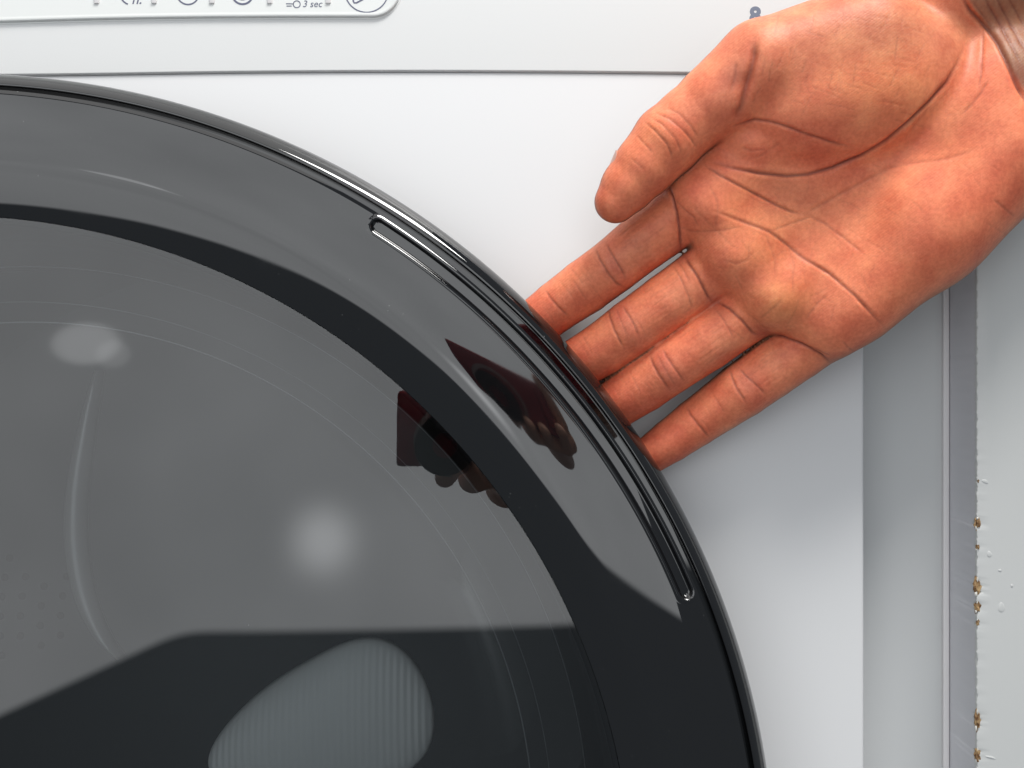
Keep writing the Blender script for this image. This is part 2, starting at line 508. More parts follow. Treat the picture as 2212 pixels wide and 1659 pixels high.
# inner door frame and drum throat
lathe('inner_frame', [(211.5, 34.5), (210.5, 10), (208, -6), (204, -12), (203, -30)], M_rubber, door, az=COARSE)
lathe('glass_bowl', spline([(209, 8), (205, 4), (201.5, 0), (199.5, 0.4), (197.5, -2), (190, -14), (181, -34), (172, -56), (160, -78), (140, -94), (108, -103), (60, -107), (1, -108)], 6), M_glass, door, az=COARSE, sharp=60)
M_glint = mat('glint_ring', (0.27, 0.29, 0.30), 0.3, 0.6)  # opaque grey rings, painted stand-ins for bright glint arcs on the bowl
for r_, h_, t_ in ((183.0, -20, 0.24), (190.0, -15, 0.11), (203.0, -18, 0.13)):
    lathe('glint_ring', [(r_ + t_ * math.cos(k / 8 * 2 * PI), h_ + t_ * math.sin(k / 8 * 2 * PI)) for k in range(9)], M_glint, door, az=AZ[::3], sharp=0)
lathe('gasket', [(203, -31), (207, -44), (222, -60), (239, -68), (243.5, -71)], M_rubber, wm, az=COARSE, sharp=60)
drum = lathe('drum', [(244, -72), (245, -120), (245, -330), (238, -345), (120, -352), (0.5, -352)], M_drum, wm, az=COARSE, sharp=50)
# perforations seen at the lower left, past the glass
def holes():
    v, f = [], []
    for i in range(2):
        for j in range(9):
            a = math.radians(176 + i * 4.2 + (2.1 if j % 2 else 0)); h = -95 - j * 18
            for k in range(10):
                t = k / 10 * 2 * PI
                aa = a + 2.3 * math.cos(t) / 244; hh = h + 2.3 * math.sin(t)
                v.append((AX[0] + 244.2 * math.cos(aa), -hh, AX[2] + 244.2 * math.sin(aa)))
            b = len(v) - 10
            f.append([b + k for k in range(10)])
    for ri in range(14):
        r = 60 + ri * 13
        n_ = int(2 * PI * r / 13)
        for q in range(n_):
            a = (q + 0.5 * (ri % 2)) / n_ * 2 * PI
            if not (118 < r < 200 and 2.86 < a < 3.27): continue
            hb = -345 - (238 - r) * 7 / 118 if r > 120 else -352
            for k in range(10):
                t = k / 10 * 2 * PI
                v.append((AX[0] + r * math.cos(a) + 2.6 * math.cos(t), -hb - 0.5, AX[2] + r * math.sin(a) + 2.6 * math.sin(t)))
            b = len(v) - 10
            f.append([b + k for k in range(10)])
    o = mesh_obj('perforation', v, f, M_hole, drum, smooth=False)
    o['kind'] = 'stuff'
holes()
def paddle():
    c = P(690, 1572, -126)
    v, f = [], []
    ang = math.radians(20)
    nu, nw = 150, 60
    def rim(t):   # half-width of the outline along its length
        return 30.0 * (max(0.0, 1 - abs(t) ** (2.1 if t < 0 else 3.4)) ** 0.5) * (1 + 0.30 * t)
    for side in (1, -1):
        for i in range(nu):
            t = -1 + 2 * i / (nu - 1); t = math.sin(t * PI / 2)
            for j in range(nw):
                w = -1 + 2 * j / (nw - 1); w = math.sin(w * PI / 2)
                hw = rim(t); x = 53.5 * t; z = hw * w
                lift = math.sqrt(max(0.0, (1 - t * t) * (1 - w * w)))
                y = -side * 15 * lift ** 0.8
                if side > 0: y += 0.28 * math.sin((x - 0.35 * z) * 1.9) * min(1, lift * 2)
                v.append((c[0] + x * math.cos(ang) - z * math.sin(ang), c[1] + y, c[2] + x * math.sin(ang) + z * math.cos(ang)))
    N = nu * nw
    for side in (0, 1):
        for i in range(nu - 1):
            for j in range(nw - 1):
                a = side * N + i * nw + j
                f.append((a, a + 1, a + nw + 1, a + nw))
    mesh_obj('paddle', v, f, M_paddle, drum, sharp=80)
paddle()
def lifter():
    px = [(216, 800), (188, 930), (168, 1060), (166, 1180), (186, 1290), (222, 1372), (262, 1420)]
    ctr = np.array(spline(px, 10)); v = []
    n = 16
    for k, (x, y) in enumerate(ctr):
        t = k / (len(ctr) - 1)
        w = 4.6 * math.sin(PI * min(max(t * 0.94 + 0.03, 0), 1)) ** 0.5
        c = P(x, y, -128)
        for i in range(n):
            a = i / n * 2 * PI
            v.append((c[0] + w * math.cos(a) * (1 + 0.25 * math.cos(2 * a)), c[1] + 5 * math.sin(a), c[2]))
    f = []
    for k in range(len(ctr) - 1):
        for i in range(n):
            j = (i + 1) % n
            f.append((k * n + i, k * n + j, (k + 1) * n + j, (k + 1) * n + i))
    f += [list(range(n)), [(len(ctr) - 1) * n + i for i in range(n)]]
    mesh_obj('lifter', v, f, M_steel, drum, sharp=60)
M_steel = mat('lifter_steel', (0.24, 0.25, 0.25), 0.35, 0.5, metal=0.3)
lifter()

# white wall the machine stands against
wall = box('wall', -1600, 1600, 640, 660, -560, 1500, mat('white_wall', (0.72, 0.72, 0.70), 0.7, 0.2), None)
setp(wall, kind='structure')

# ------------------------------------------------------------------ cabinetry on the right
fl = box('filler_panel', XR - 2.5, 156.0, 19, 37, -560, 320, M_filler, None)
setp(fl, 'pale grey recessed filler strip between washing machine and chipped white board', 'filler panel')
tr = box('edge_strip', 156.1, 158.3, 17.6, 36, -560, 320, M_trim, fl, 0.5)

def board():
    x0 = (2110 - CX) * S * 375 / 380
    hf = 5.0
    zs = np.linspace(-330, 320, 900)
    chips = [(1130, 24, 7.0), (1182, 13, 3.5), (1268, 36, 9.0), (1312, 22, 6.5), (1345, 13, 3.0), (1556, 42, 6.5), (1632, 28, 6.0), (1040, 8, 2.0), (1000, 8, 2.5), (1420, 14, 2.2)]
    def notch(z):
        py = CY - z / (S * 375 / 380)
        d = 0.25 * math.sin(py * 0.21) * math.sin(py * 0.043) + 0.15 * math.sin(py * 0.57)
        for (c, ln, dp) in chips:
            t = abs(py - c) / (ln * 0.55)
            if t < 1: d += dp * S * 1.5 * (1 - t * t) * (0.75 + 0.35 * math.sin(py * 0.9 + c))
        return max(d, -0.3)
    prof_n = 6
    v = []
    for z in zs:
        d = notch(z)
        pr = [(x0 + 330, 28), (x0 + 330, -hf), (x0 + 5.0, -hf), (x0 + 0.9 + d, -hf), (x0 + 0.25 + d * 0.8, -hf + 0.25), (x0 + d * 0.35, -hf + 0.9 + d * 0.9), (x0, -hf + 1.6 + d * 1.2), (x0, 28)]
        prof_n = len(pr)
        for (x, y) in pr: v.append((x, y, z))
    f = grid_faces(prof_n, len(zs))
    fm = [[0, 0, 0, 0, 0, 0, 1][i] for j in range(len(zs) - 1) for i in range(prof_n - 1)]
    b = mesh_obj('cabinet_board', v, f, None, None, mats=[M_board, M_bside], fmat=fm, sharp=30)
    setp(b, 'upright white laminated board with chipped brown edge, right of the machine', 'board')
    # exposed chipboard in the notches
    for (c, ln, dp) in chips[:8]:
        bm = bmesh.new()
        bmesh.ops.create_icosphere(bm, subdivisions=3, radius=1)
        seed = c * 0.37
        k = S * 375 / 380
        for w in bm.verts:
            nz = 1 + 0.35 * math.sin(w.co.x * 5 + seed) * math.sin(w.co.z * 6 + seed * 2) + 0.2 * math.sin(w.co.y * 9 + seed)
            w.co = Vector((x0 + 0.55 + w.co.x * dp * k * 0.95 * nz, -hf + 0.75 + w.co.y * 0.9 * nz, (CY - c) * k + w.co.z * ln * k * 0.55 * nz))
        bm.verts.index_update()
        mesh_obj('chip', [tuple(w.co) for w in bm.verts], [[w.index for w in q.verts] for q in bm.faces], M_chip, b)
        bm.free()
        # lifted laminate flakes round the chip
        for s_ in (-1, 1):
            bm = bmesh.new(); bmesh.ops.create_icosphere(bm, subdivisions=2, radius=1)
            for w in bm.verts:
                nz = 1 + 0.3 * math.sin(w.co.x * 4 + seed * 3 + s_) 
                w.co = Vector((x0 + 0.1 + w.co.x * dp * k * 0.28 * nz + 0.25 * s_, -hf + 0.35 + w.co.y * 0.45, (CY - c) * k + s_ * ln * k * 0.43 + w.co.z * ln * k * 0.16 * nz))
            bm.verts.index_update()
            mesh_obj('paint_flake', [tuple(w.co) for w in bm.verts], [[w.index for w in q.verts] for q in bm.faces], M_paint, b)
            bm.free()
    for (px, py, sx_, sz_, rot) in ((2137, 1197, 5, 7, 0.2), (2163, 1312, 7, 11, 0.0), (2128, 1040, 8, 4, -0.4), (2140, 1636, 12, 2.5, -0.25), (2160, 1232, 4, 3, 0), (2186, 1265, 3, 4, 0)):
        bm = bmesh.new(); bmesh.ops.create_icosphere(bm, subdivisions=3, radius=1)
        k = S * 375 / 380; c_ = P(px, py, hf)
        for w in bm.verts:
            x = w.co.x * sx_ * k * (1 - 0.25 * w.co.z); z = w.co.z * sz_ * k
            w.co = Vector((c_[0] + x * math.cos(rot) - z * math.sin(rot), -hf + w.co.y * 0.2, c_[2] + x * math.sin(rot) + z * math.cos(rot)))
        bm.verts.index_update()
        mesh_obj('paint_drip', [tuple(w.co) for w in bm.verts], [[w.index for w in q.verts] for q in bm.faces], M_board, b)
        bm.free()
board()

# ------------------------------------------------------------------ hand: one continuous surface from a distance field
F4 = np.float32
def round_cone(p, a, b, r1, r2):
    a = np.asarray(a, F4); b = np.asarray(b, F4)
    ba = b - a; l2 = float(ba @ ba); rr = r1 - r2; a2 = l2 - rr * rr; il2 = 1.0 / l2
    pa = p - a
    y = pa @ ba; z = y - l2
    x = pa * F4(l2) - y[:, None] * ba
    x2 = np.einsum('ij,ij->i', x, x); y2 = y * y * l2; z2 = z * z * l2
    k = np.sign(rr) * rr * rr * x2
    d = (np.sqrt(x2 * a2 * il2) + y * rr) * il2 - r1
    m1 = np.sign(z) * a2 * z2 > k
    m2 = np.sign(y) * a2 * y2 < k
    d = np.where(m2, np.sqrt(x2 + y2) * il2 - r1, d)
    d = np.where(m1, np.sqrt(x2 + z2) * il2 - r2, d)
    return d.astype(F4)
def ellipsoid(p, c, rad, u):
    """u: direction of the first axis in the xz plane (print px direction)"""
    c = np.asarray(c, F4); ux = np.array((u[0], 0, -u[1]), F4); ux /= np.linalg.norm(ux)
    uy = np.array((0, 1, 0), F4); uz = np.cross(ux, uy)
    q = p - c
    q = np.stack([q @ ux / rad[0], q @ uz / rad[1], q @ uy / rad[2]], 1)
    k0 = np.linalg.norm(q, axis=1) + 1e-6
    k1 = np.linalg.norm(q / np.array(rad, F4), axis=1) + 1e-6
    return (k0 * (k0 - 1) / k1).astype(F4)
def smin(a, b, k):
    h = np.clip(0.5 + 0.5 * (b - a) / k, 0, 1)
    return b + (a - b) * h - k * h * (1 - h)
def chain(p, pts, k=2.0):
    d = None
    for (x0, y0, h0, r0), (x1, y1, h1, r1) in zip(pts, pts[1:]):
        e = round_cone(p, P(x0, y0, h0), P(x1, y1, h1), r0, r1)
        d = e if d is None else smin(d, e, k)
    return d

INDEX = [(1575, 405, 25.5, 11.07), (1456, 473, 22.4, 10.15), (1391, 521, 21.0, 9.53), (1326, 574, 18.5, 9.07), (1263, 620, 14.5, 9.12), (1203, 662, 11.3, 8.51), (1158, 697, 10.0, 8.2), (1105, 738, 9.2, 6.76)]
MIDDLE = [(1630, 520, 25.5, 11.23), (1513, 602, 21.4, 9.78), (1440, 654, 20.5, 9.53), (1365, 708, 18.0, 9.35), (1305, 752, 14.0, 9.0), (1242, 789, 11.0, 8.53), (1190, 818, 9.6, 8.21), (1130, 860, 9.0, 6.86)]
RING = [(1715, 605, 25.5, 11.14), (1597, 688, 21.4, 9.65), (1525, 740, 20.5, 9.45), (1447, 792, 18.0, 9.1), (1390, 831, 14.0, 9.15), (1330, 872, 11.0, 8.35), (1275, 910, 9.4, 8.06), (1215, 950, 8.8, 6.79)]
PINKY = [(1810, 690, 25.5, 10.47), (1724, 757, 21.4, 9.61), (1662, 801, 20.0, 9.41), (1604, 842, 18.0, 9.21), (1556, 876, 15.0, 8.53), (1503, 913, 12.2, 7.99), (1450, 951, 10.0, 7.28), (1385, 996, 8.5, 6.07)]
THUMB = [(1330, 436, 35, 6.7), (1356, 402, 35.5, 8.3), (1394, 358, 36.5, 9.7), (1442, 303, 37.5, 10.9), (1488, 262, 38, 10.6), (1540, 222, 39, 11.3), (1645, 143, 40, 13.9)]
TPROX = [(1540, 222, 39, 11.3), (1645, 143, 39.5, 13.9), (1860, 100, 36, 18.5)]

def hand_sdf(p):
    palm = None
    for (a, b) in (((1538, 445, 27.5, 11.0), (1960, 210, 27, 14.0)),
                   ((1580, 551, 27.5, 10.8), (2000, 250, 27, 14.0)),
                   ((1668, 645, 27.5, 10.6), (2060, 310, 27, 14.0)),
                   ((1785, 706, 27.3, 10.3), (2110, 370, 28, 15.0)),
                   ((1850, 640, 28, 13.0), (2000, 490, 30, 17.0)),
                   ((2000, 490, 30, 17.0), (2150, 330, 32, 20.5)),
                   ((1495, 415, 26, 9.0), (1620, 310, 28, 10.0)),
                   ((2010, 260, 30, 15), (2140, 200, 32, 18))):
        e = round_cone(p, P(*a[:3]), P(*b[:3]), a[3], b[3])
        palm = e if palm is None else smin(palm, e, 9.0)
    # forearm
    fa = round_cone(p, P(2085, -20, 30), P(2600, -380, 40), 18.5, 23)
    fa = smin(fa, round_cone(p, P(2225, 205, 30), P(2740, -110, 40), 18.5, 23), 14)
    palm = smin(palm, fa, 7.0)
    d = None
    for fin in (INDEX, MIDDLE, RING, PINKY):
        e = chain(p, fin, 0.4)
        e = smin(palm, e, 2.6)
        d = e if d is None else smin(d, e, 1.0)
    # thumb mound
    th = ellipsoid(p, P(1832, 198, 33), (39, 24.5, 22), (0.955, -0.30))
    th = smin(th, ellipsoid(p, P(1640, 318, 32), (15.5, 8.5, 11), (1, 0.18)), 2.2)
    tp = chain(p, TPROX, 2.0)
    th = smin(th, tp, 4.5)
    th2 = smin(th, fa, 9.0)
    d = smin(d, th2, 2.6)
    t = chain(p, THUMB, 1.0)
    d = smin(d, t, 1.3)
    return d

def surface_net(fn, lo, hi, step):
    ax = [np.arange(l, h + step, step, dtype=F4) for l, h in zip(lo, hi)]
    n = [len(a) for a in ax]
    vals = np.empty(n, F4)
    yz = np.stack(np.meshgrid(ax[1], ax[2], indexing='ij'), -1).reshape(-1, 2)
    CH = max(1, 400000 // len(yz))
    for i in range(0, n[0], CH):
        xs = ax[0][i:i + CH]
        p = np.concatenate([np.concatenate([np.full((len(yz), 1), x, F4), yz], 1) for x in xs], 0)
        vals[i:i + CH] = fn(p).reshape(len(xs), n[1], n[2])
    s = vals < 0
    cnt = np.zeros([k - 1 for k in n], np.int8)
    offs = [(a, b, c) for a in (0, 1) for b in (0, 1) for c in (0, 1)]
    for (a, b, c) in offs:
        cnt += s[a:n[0] - 1 + a, b:n[1] - 1 + b, c:n[2] - 1 + c]
    act = (cnt > 0) & (cnt < 8)
    ids = np.full(act.shape, -1, np.int64)
    idx = np.argwhere(act); ids[act] = np.arange(len(idx))
    acc = np.zeros((len(idx), 3)); num = np.zeros(len(idx))
    cv = {o: vals[idx[:, 0] + o[0], idx[:, 1] + o[1], idx[:, 2] + o[2]] for o in offs}
    for o in offs:
        for k in range(3):
            if o[k] == 0:
                o2 = list(o); o2[k] = 1; o2 = tuple(o2)
                f0, f1 = cv[o], cv[o2]
                m = (f0 < 0) != (f1 < 0)
                t = np.where(m, f0 / np.where(m, f0 - f1, 1), 0)
                pt = np.tile(np.array(o, float), (len(idx), 1)); pt[:, k] = t
                acc[m] += pt[m]; num[m] += 1
    v = (idx + acc / num[:, None]) * step + np.array([a[0] for a in ax])
    quads = []
    for k in range(3):
        a1, a2 = (k + 1) % 3, (k + 2) % 3
        sl0 = [slice(None)] * 3; sl1 = [slice(None)] * 3
        sl0[k] = slice(0, -1); sl1[k] = slice(1, None)
        e = np.argwhere(s[tuple(sl0)] != s[tuple(sl1)])
        ok = (e[:, a1] > 0) & (e[:, a2] > 0) & (e[:, a1] < n[a1] - 1) & (e[:, a2] < n[a2] - 1)
        e = e[ok]
        def cell(d1, d2):
            q = e.copy(); q[:, a1] += d1; q[:, a2] += d2
            return ids[q[:, 0], q[:, 1], q[:, 2]]
        q = np.stack([cell(-1, -1), cell(0, -1), cell(0, 0), cell(-1, 0)], 1)
        flip = ~s[e[:, 0], e[:, 1], e[:, 2]]
        q[flip] = q[flip][:, ::-1]
        quads.append(q)
    q = np.concatenate(quads); q = q[(q >= 0).all(1)]
    return v, q

def subdivide(v, q):
    n = len(v)
    e = np.concatenate([np.sort(q[:, [i, (i + 1) % 4]], 1) for i in range(4)])
    key = e[:, 0] * n + e[:, 1]
    u, inv = np.unique(key, return_inverse=True)
    mid = (v[u // n] + v[u % n]) / 2
    fc = v[q].mean(1)
    m = len(q)
    ei = [n + inv[i * m:(i + 1) * m] for i in range(4)]
    ci = n + len(u) + np.arange(m)
    nq = np.concatenate([np.stack([q[:, i], ei[i], ci, ei[(i + 3) % 4]], 1) for i in range(4)])
    return np.concatenate([v, mid, fc]), nq

def gradient(fn, v, e=0.25):
    g = np.zeros((len(v), 3)); p = v.astype(F4)
    for k in ((1, -1, -1), (-1, -1, 1), (-1, 1, -1), (1, 1, 1)):
        k = np.array(k, F4)
        g += fn(p + k * F4(e))[:, None] * k
    return g / (np.linalg.norm(g, axis=1)[:, None] + 1e-9)

def project(fn, v, it=2):
    for _ in range(it):
        g = gradient(fn, v); d = fn(v.astype(F4))
        v = v - g * np.clip(d, -0.6, 0.6)[:, None]
    return v

def relax(v, q, it, w=0.5):
    for _ in range(it):
        s = np.zeros_like(v); c = np.zeros(len(v))
        for i in range(4):
            a, b = q[:, i], q[:, (i + 1) % 4]
            for k in range(3):
                s[:, k] += np.bincount(a, v[b, k], len(v)) + np.bincount(b, v[a, k], len(v))
            c += np.bincount(a, minlength=len(v)) + np.bincount(b, minlength=len(v))
        v = v * (1 - w) + w * s / c[:, None]
    return v

def px_of(v):
    k = CAMD / (CAMD + v[:, 1]) / S
    return np.stack([CX + v[:, 0] * k, CY - v[:, 2] * k], 1)

# creases: polyline in print px, depth mm, half width px, pigment 0..1
CREASES = [
    ([(1520, 345), (1580, 362), (1640, 373), (1700, 379), (1745, 376), (1800, 363), (1860, 338), (1915, 303), (1965, 262), (2010, 218), (2045, 178), (2066, 140), (2085, 95)], 1.2, 5, 0.9),
    ([(1515, 352), (1555, 378), (1602, 403), (1645, 424), (1683, 443), (1715, 458), (1740, 464)], 0.8, 4, 0.7),
    ([(1740, 464), (1809, 423), (1881, 384), (1950, 350)], 0.3, 5, 0.25),
    ([(1740, 464), (1780, 480), (1827, 515), (1870, 552)], 0.35, 4, 0.3),
    ([(1540, 455), (1593, 475), (1640, 490), (1665, 501), (1700, 528), (1737, 558), (1791, 591), (1845, 637), (1885, 680), (1917, 713)], 0.8, 4.5, 0.65),
    ([(1665, 500), (1715, 482), (1760, 466)], 0.3, 3.5, 0.3),
    ([(1443, 395), (1452, 425), (1461, 455), (1468, 495), (1472, 545)], 1.0, 4, 0.9),
    ([(1478, 552), (1490, 572), (1507, 597), (1528, 638), (1540, 655)], 0.9, 4, 0.9),
    ([(1462, 560), (1478, 585), (1490, 610)], 0.3, 3, 0.3),
    ([(1546, 650), (1575, 666), (1603, 692), (1625, 718), (1640, 725)], 0.8, 4, 0.85),
    ([(1545, 668), (1563, 690), (1585, 730)], 0.4, 3, 0.35),
    ([(1655, 722), (1690, 727), (1722, 738), (1750, 752), (1775, 767), (1797, 786)], 1.0, 4, 0.85),
    ([(1720, 738), (1745, 748), (1770, 757), (1800, 770)], 0.3, 3, 0.3),
    # index
    ([(1285, 535), (1296, 560), (1314, 591), (1332, 612), (1350, 622)], 0.45, 3.4, 0.6),
    ([(1308, 523), (1318, 542), (1330, 562), (1343, 583), (1352, 602)], 0.45, 3.2, 0.55),
    ([(1177, 625), (1188, 642), (1204, 661), (1228, 684)], 0.4, 3.2, 0.5),
    ([(1236, 600), (1250, 622), (1268, 650)], 0.15, 3, 0.2),
    # middle
    ([(1313, 662), (1318, 688), (1327, 713), (1346, 750)], 0.45, 3.4, 0.6),
    ([(1345, 660), (1355, 676), (1368, 697), (1380, 727)], 0.45, 3.2, 0.55),
    ([(1330, 664), (1340, 690), (1355, 725)], 0.2, 3, 0.25),
    ([(1455, 575), (1470, 600), (1488, 640), (1495, 668)], 0.3, 3.2, 0.4),
    ([(1258, 722), (1270, 745), (1282, 770)], 0.12, 3, 0.2),
    # ring
    ([(1403, 765), (1409, 782), (1420, 805), (1447, 842)], 0.45, 3.4, 0.6),
    ([(1432, 754), (1440, 770), (1455, 792), (1478, 824)], 0.45, 3.2, 0.55),
    ([(1418, 760), (1428, 782), (1445, 812), (1460, 835)], 0.2, 3, 0.25),
    ([(1360, 800), (1372, 825), (1385, 850)], 0.12, 3, 0.2),
    # little finger
    ([(1576, 797), (1582, 816), (1592, 840), (1613, 870)], 0.45, 3.4, 0.6),
    ([(1597, 796), (1612, 812), (1632, 830), (1655, 853)], 0.45, 3.2, 0.55),
    ([(1484, 880), (1493, 898), (1508, 917), (1533, 946)], 0.45, 3.2, 0.6),
    ([(1540, 850), (1552, 870), (1566, 893)], 0.15, 3, 0.2),
    # thumb knuckle wrinkles
    ([(1392, 263), (1415, 282), (1440, 310), (1450, 330), (1452, 348)], 0.5, 3.4, 0.45),
    ([(1415, 243), (1446, 256), (1476, 281), (1495, 303), (1506, 322)], 0.45, 3.4, 0.4),
    ([(1402, 252), (1430, 268), (1460, 300), (1474, 335)], 0.35, 3, 0.35),
    ([(1375, 292), (1390, 308), (1410, 330)], 0.3, 3, 0.3),
    ([(1440, 232), (1468, 246), (1494, 274), (1508, 298)], 0.3, 3, 0.3),
    ([(1362, 340), (1380, 356), (1392, 368)], 0.2, 3, 0.2),
    # base of the thumb
    ([(1632, 85), (1628, 125), (1620, 160), (1611, 195), (1603, 230), (1585, 262)], 1.2, 10, 0.6),
    ([(1590, 130), (1588, 160), (1578, 200)], 0.25, 5, 0.35),
    ([(1575, 275), (1600, 268), (1630, 259), (1660, 262), (1683, 268), (1737, 288), (1791, 306), (1840, 318)], 0.7, 4.5, 0.65),
    ([(1600, 318), (1625, 326), (1655, 322)], 0.25, 4, 0.25),
    ([(1690, 305), (1660, 325), (1630, 345)], 0.2, 4, 0.2),
    ([(1452, 425), (1478, 452), (1500, 470), (1510, 490)], 0.25, 3, 0.3),
    ([(1465, 490), (1500, 500), (1560, 498), (1610, 488)], 0.2, 3.5, 0.25),
    # heel of the hand
    ([(2125, 60), (2123, 100), (2120, 160), (2113, 195)], 0.45, 4, 0.4),
    ([(2136, 170), (2120, 200), (2100, 225), (2075, 250)], 0.4, 4, 0.35),
    ([(1880, 372), (1960, 355), (2040, 345), (2120, 320)], 0.25, 5, 0.2),
    ([(2040, 170), (2000, 240), (1955, 300)], 0.25, 6, 0.15),
    ([(2145, 430), (2170, 450), (2195, 470)], 0.25, 4, 0.3),
    # wrist
    ([(2078, -30), (2086, 7), (2097, 25), (2115, 43), (2135, 65), (2155, 92), (2170, 122), (2183, 153), (2197, 185), (2214, 216), (2230, 240)], 1.3, 6, 0.8),
    ([(2120, -20), (2140, 20), (2165, 62), (2190, 108), (2212, 150)], 0.5, 4, 0.6),
    ([(2145, -20), (2170, 30), (2198, 80), (2220, 115)], 0.5, 4, 0.6),
    ([(2102, 5), (2125, 35), (2150, 70)], 0.3, 3, 0.4),
    ([(2170, -20), (2195, 25), (2215, 62)], 0.4, 4, 0.5),
    # tension lines on the pads under the fingers
    ([(1560, 560), (1590, 570), (1615, 560), (1618, 520)], 0.2, 4, 0.25),
    ([(1655, 505), (1672, 560), (1675, 600)], 0.18, 3.5, 0.2),
    ([(1700, 520), (1715, 570), (1708, 640)], 0.18, 3.5, 0.2),
    ([(1640, 690), (1680, 655), (1690, 640)], 0.2, 4, 0.25),
    ([(1740, 690), (1765, 655), (1790, 635)], 0.2, 4, 0.25),
    ([(1820, 735), (1832, 750), (1845, 760)], 0.3, 3, 0.3),
    ([(1530, 390), (1550, 440), (1545, 500)], 0.2, 3.5, 0.2),
    ([(1490, 440), (1530, 480), (1590, 540)], 0.15, 3.5, 0.15),
]
# fine scratches over the ball of the thumb
_r = random.Random(11)
for _ in range(34):
    x = _r.uniform(1640, 2050); y = _r.uniform(15, 200); L = _r.uniform(18, 60)
    a = math.radians(_r.uniform(95, 118))
    CREASES.append(([(x, y), (x + L * .5 * math.cos(a) + _r.uniform(-3, 3), y + L * .5 * math.sin(a)), (x + L * math.cos(a), y + L * math.sin(a))], _r.uniform(.08, .2), 2.6, _r.uniform(.1, .3)))
for _ in range(30):
    x = _r.uniform(1700, 1950); y = _r.uniform(30, 260); L = _r.uniform(25, 80)
    a = math.radians(_r.uniform(5, 22))
    CREASES.append(([(x, y), (x + L * .5 * math.cos(a), y + L * .5 * math.sin(a) + _r.uniform(-3, 3)), (x + L * math.cos(a), y + L * math.sin(a))], _r.uniform(.05, .14), 2.6, _r.uniform(.05, .2)))
# lengthwise lines on the first finger joints, and short random lines all over the palm
for fin, (i0, i1) in ((0, (1, 3)), (1, (1, 3)), (2, (1, 3)), (3, (1, 3))):
    F_ = (((1458, 476), (1326, 574)), ((1513, 602), (1361, 702)), ((1597, 688), (1447, 792)), ((1724, 757), (1604, 842)))[fin]
    (xa, ya), (xb, yb) = F_
    L = math.hypot(xb - xa, yb - ya); ux, uy = (xb - xa) / L, (yb - ya) / L
    for _ in range(17):
        o_ = _r.uniform(-44, 44); t0 = _r.uniform(0.12, 0.5) * L; t1 = t0 + _r.uniform(0.2, 0.45) * L
        CREASES.append(([(xa + ux * t0 - uy * o_, ya + uy * t0 + ux * o_), (xa + ux * (t0 + t1) / 2 - uy * (o_ + 1.5), ya + uy * (t0 + t1) / 2 + ux * (o_ + 1.5)), (xa + ux * t1 - uy * o_, ya + uy * t1 + ux * o_)], _r.uniform(.05, .14), 2.4, _r.uniform(.03, .16)))
for _ in range(110):
    x = _r.uniform(1500, 2150); y = _r.uniform(330, 720)
    if not -160 < (y - 520) + 0.45 * (x - 1750) < 190: continue
    L = _r.uniform(18, 70); a = math.radians(_r.choice((_r.gauss(35, 14), _r.gauss(35, 14), _r.gauss(-30, 14), _r.gauss(95, 14))))
    CREASES.append(([(x, y), (x + L * .5 * math.cos(a) + _r.uniform(-4, 4), y + L * .5 * math.sin(a) + _r.uniform(-4, 4)), (x + L * math.cos(a), y + L * math.sin(a))], _r.uniform(.04, .14), 2.5, _r.uniform(.03, .18)))
for (xa, ya, xb, yb, n_) in ((1395, 524, 1170, 690, 9), (1438, 652, 1250, 775, 9), (1525, 740, 1340, 868, 9), (1662, 801, 1450, 950, 9)):
    L = math.hypot(xb - xa, yb - ya); ux, uy = (xb - xa) / L, (yb - ya) / L
    for _ in range(n_):
        t = _r.uniform(0.05, 1) * L; o_ = _r.uniform(-30, 30); h_ = _r.uniform(12, 30)
        CREASES.append(([(xa + ux * t - uy * (o_ - h_), ya + uy * t + ux * (o_ - h_)), (xa + ux * t - uy * o_ + 3, ya + uy * t + ux * o_), (xa + ux * t - uy * (o_ + h_), ya + uy * t + ux * (o_ + h_))], _r.uniform(.05, .13), 2.5, _r.uniform(.04, .16)))
# soft raised or hollow areas: px, py, radius px, mm
BUMPS = [(1700, 640, 60, 1.6), (1640, 560, 50, 1.0), (1560, 470, 45, 0.9), (1800, 690, 55, 0.8), (1690, 450, 80, -1.8), (1830, 450, 90, -1.2),
         (1960, 420, 80, 0.6), (1600, 180, 28, -0.8), (1540, 500, 25, -0.4), (1640, 420, 40, -0.6), (1720, 540, 30, -0.5)]

def seg_dist(p, pts):
    pts = np.array(pts, float)
    L = np.r_[0, np.cumsum(np.linalg.norm(np.diff(pts, axis=0), axis=1))]
    best = np.full(len(p), 1e9); tt = np.zeros(len(p))
    for i in range(len(pts) - 1):
        a, b = pts[i], pts[i + 1]; d = b - a
        t = np.clip(((p - a) @ d) / (d @ d), 0, 1)
        q = np.linalg.norm(p - a - t[:, None] * d, axis=1)
        m = q < best
        best[m] = q[m]; tt[m] = (L[i] + t[m] * (L[i + 1] - L[i])) / L[-1]
    return best, tt

def smooth01(x): x = np.clip(x, 0, 1); return x * x * (3 - 2 * x)

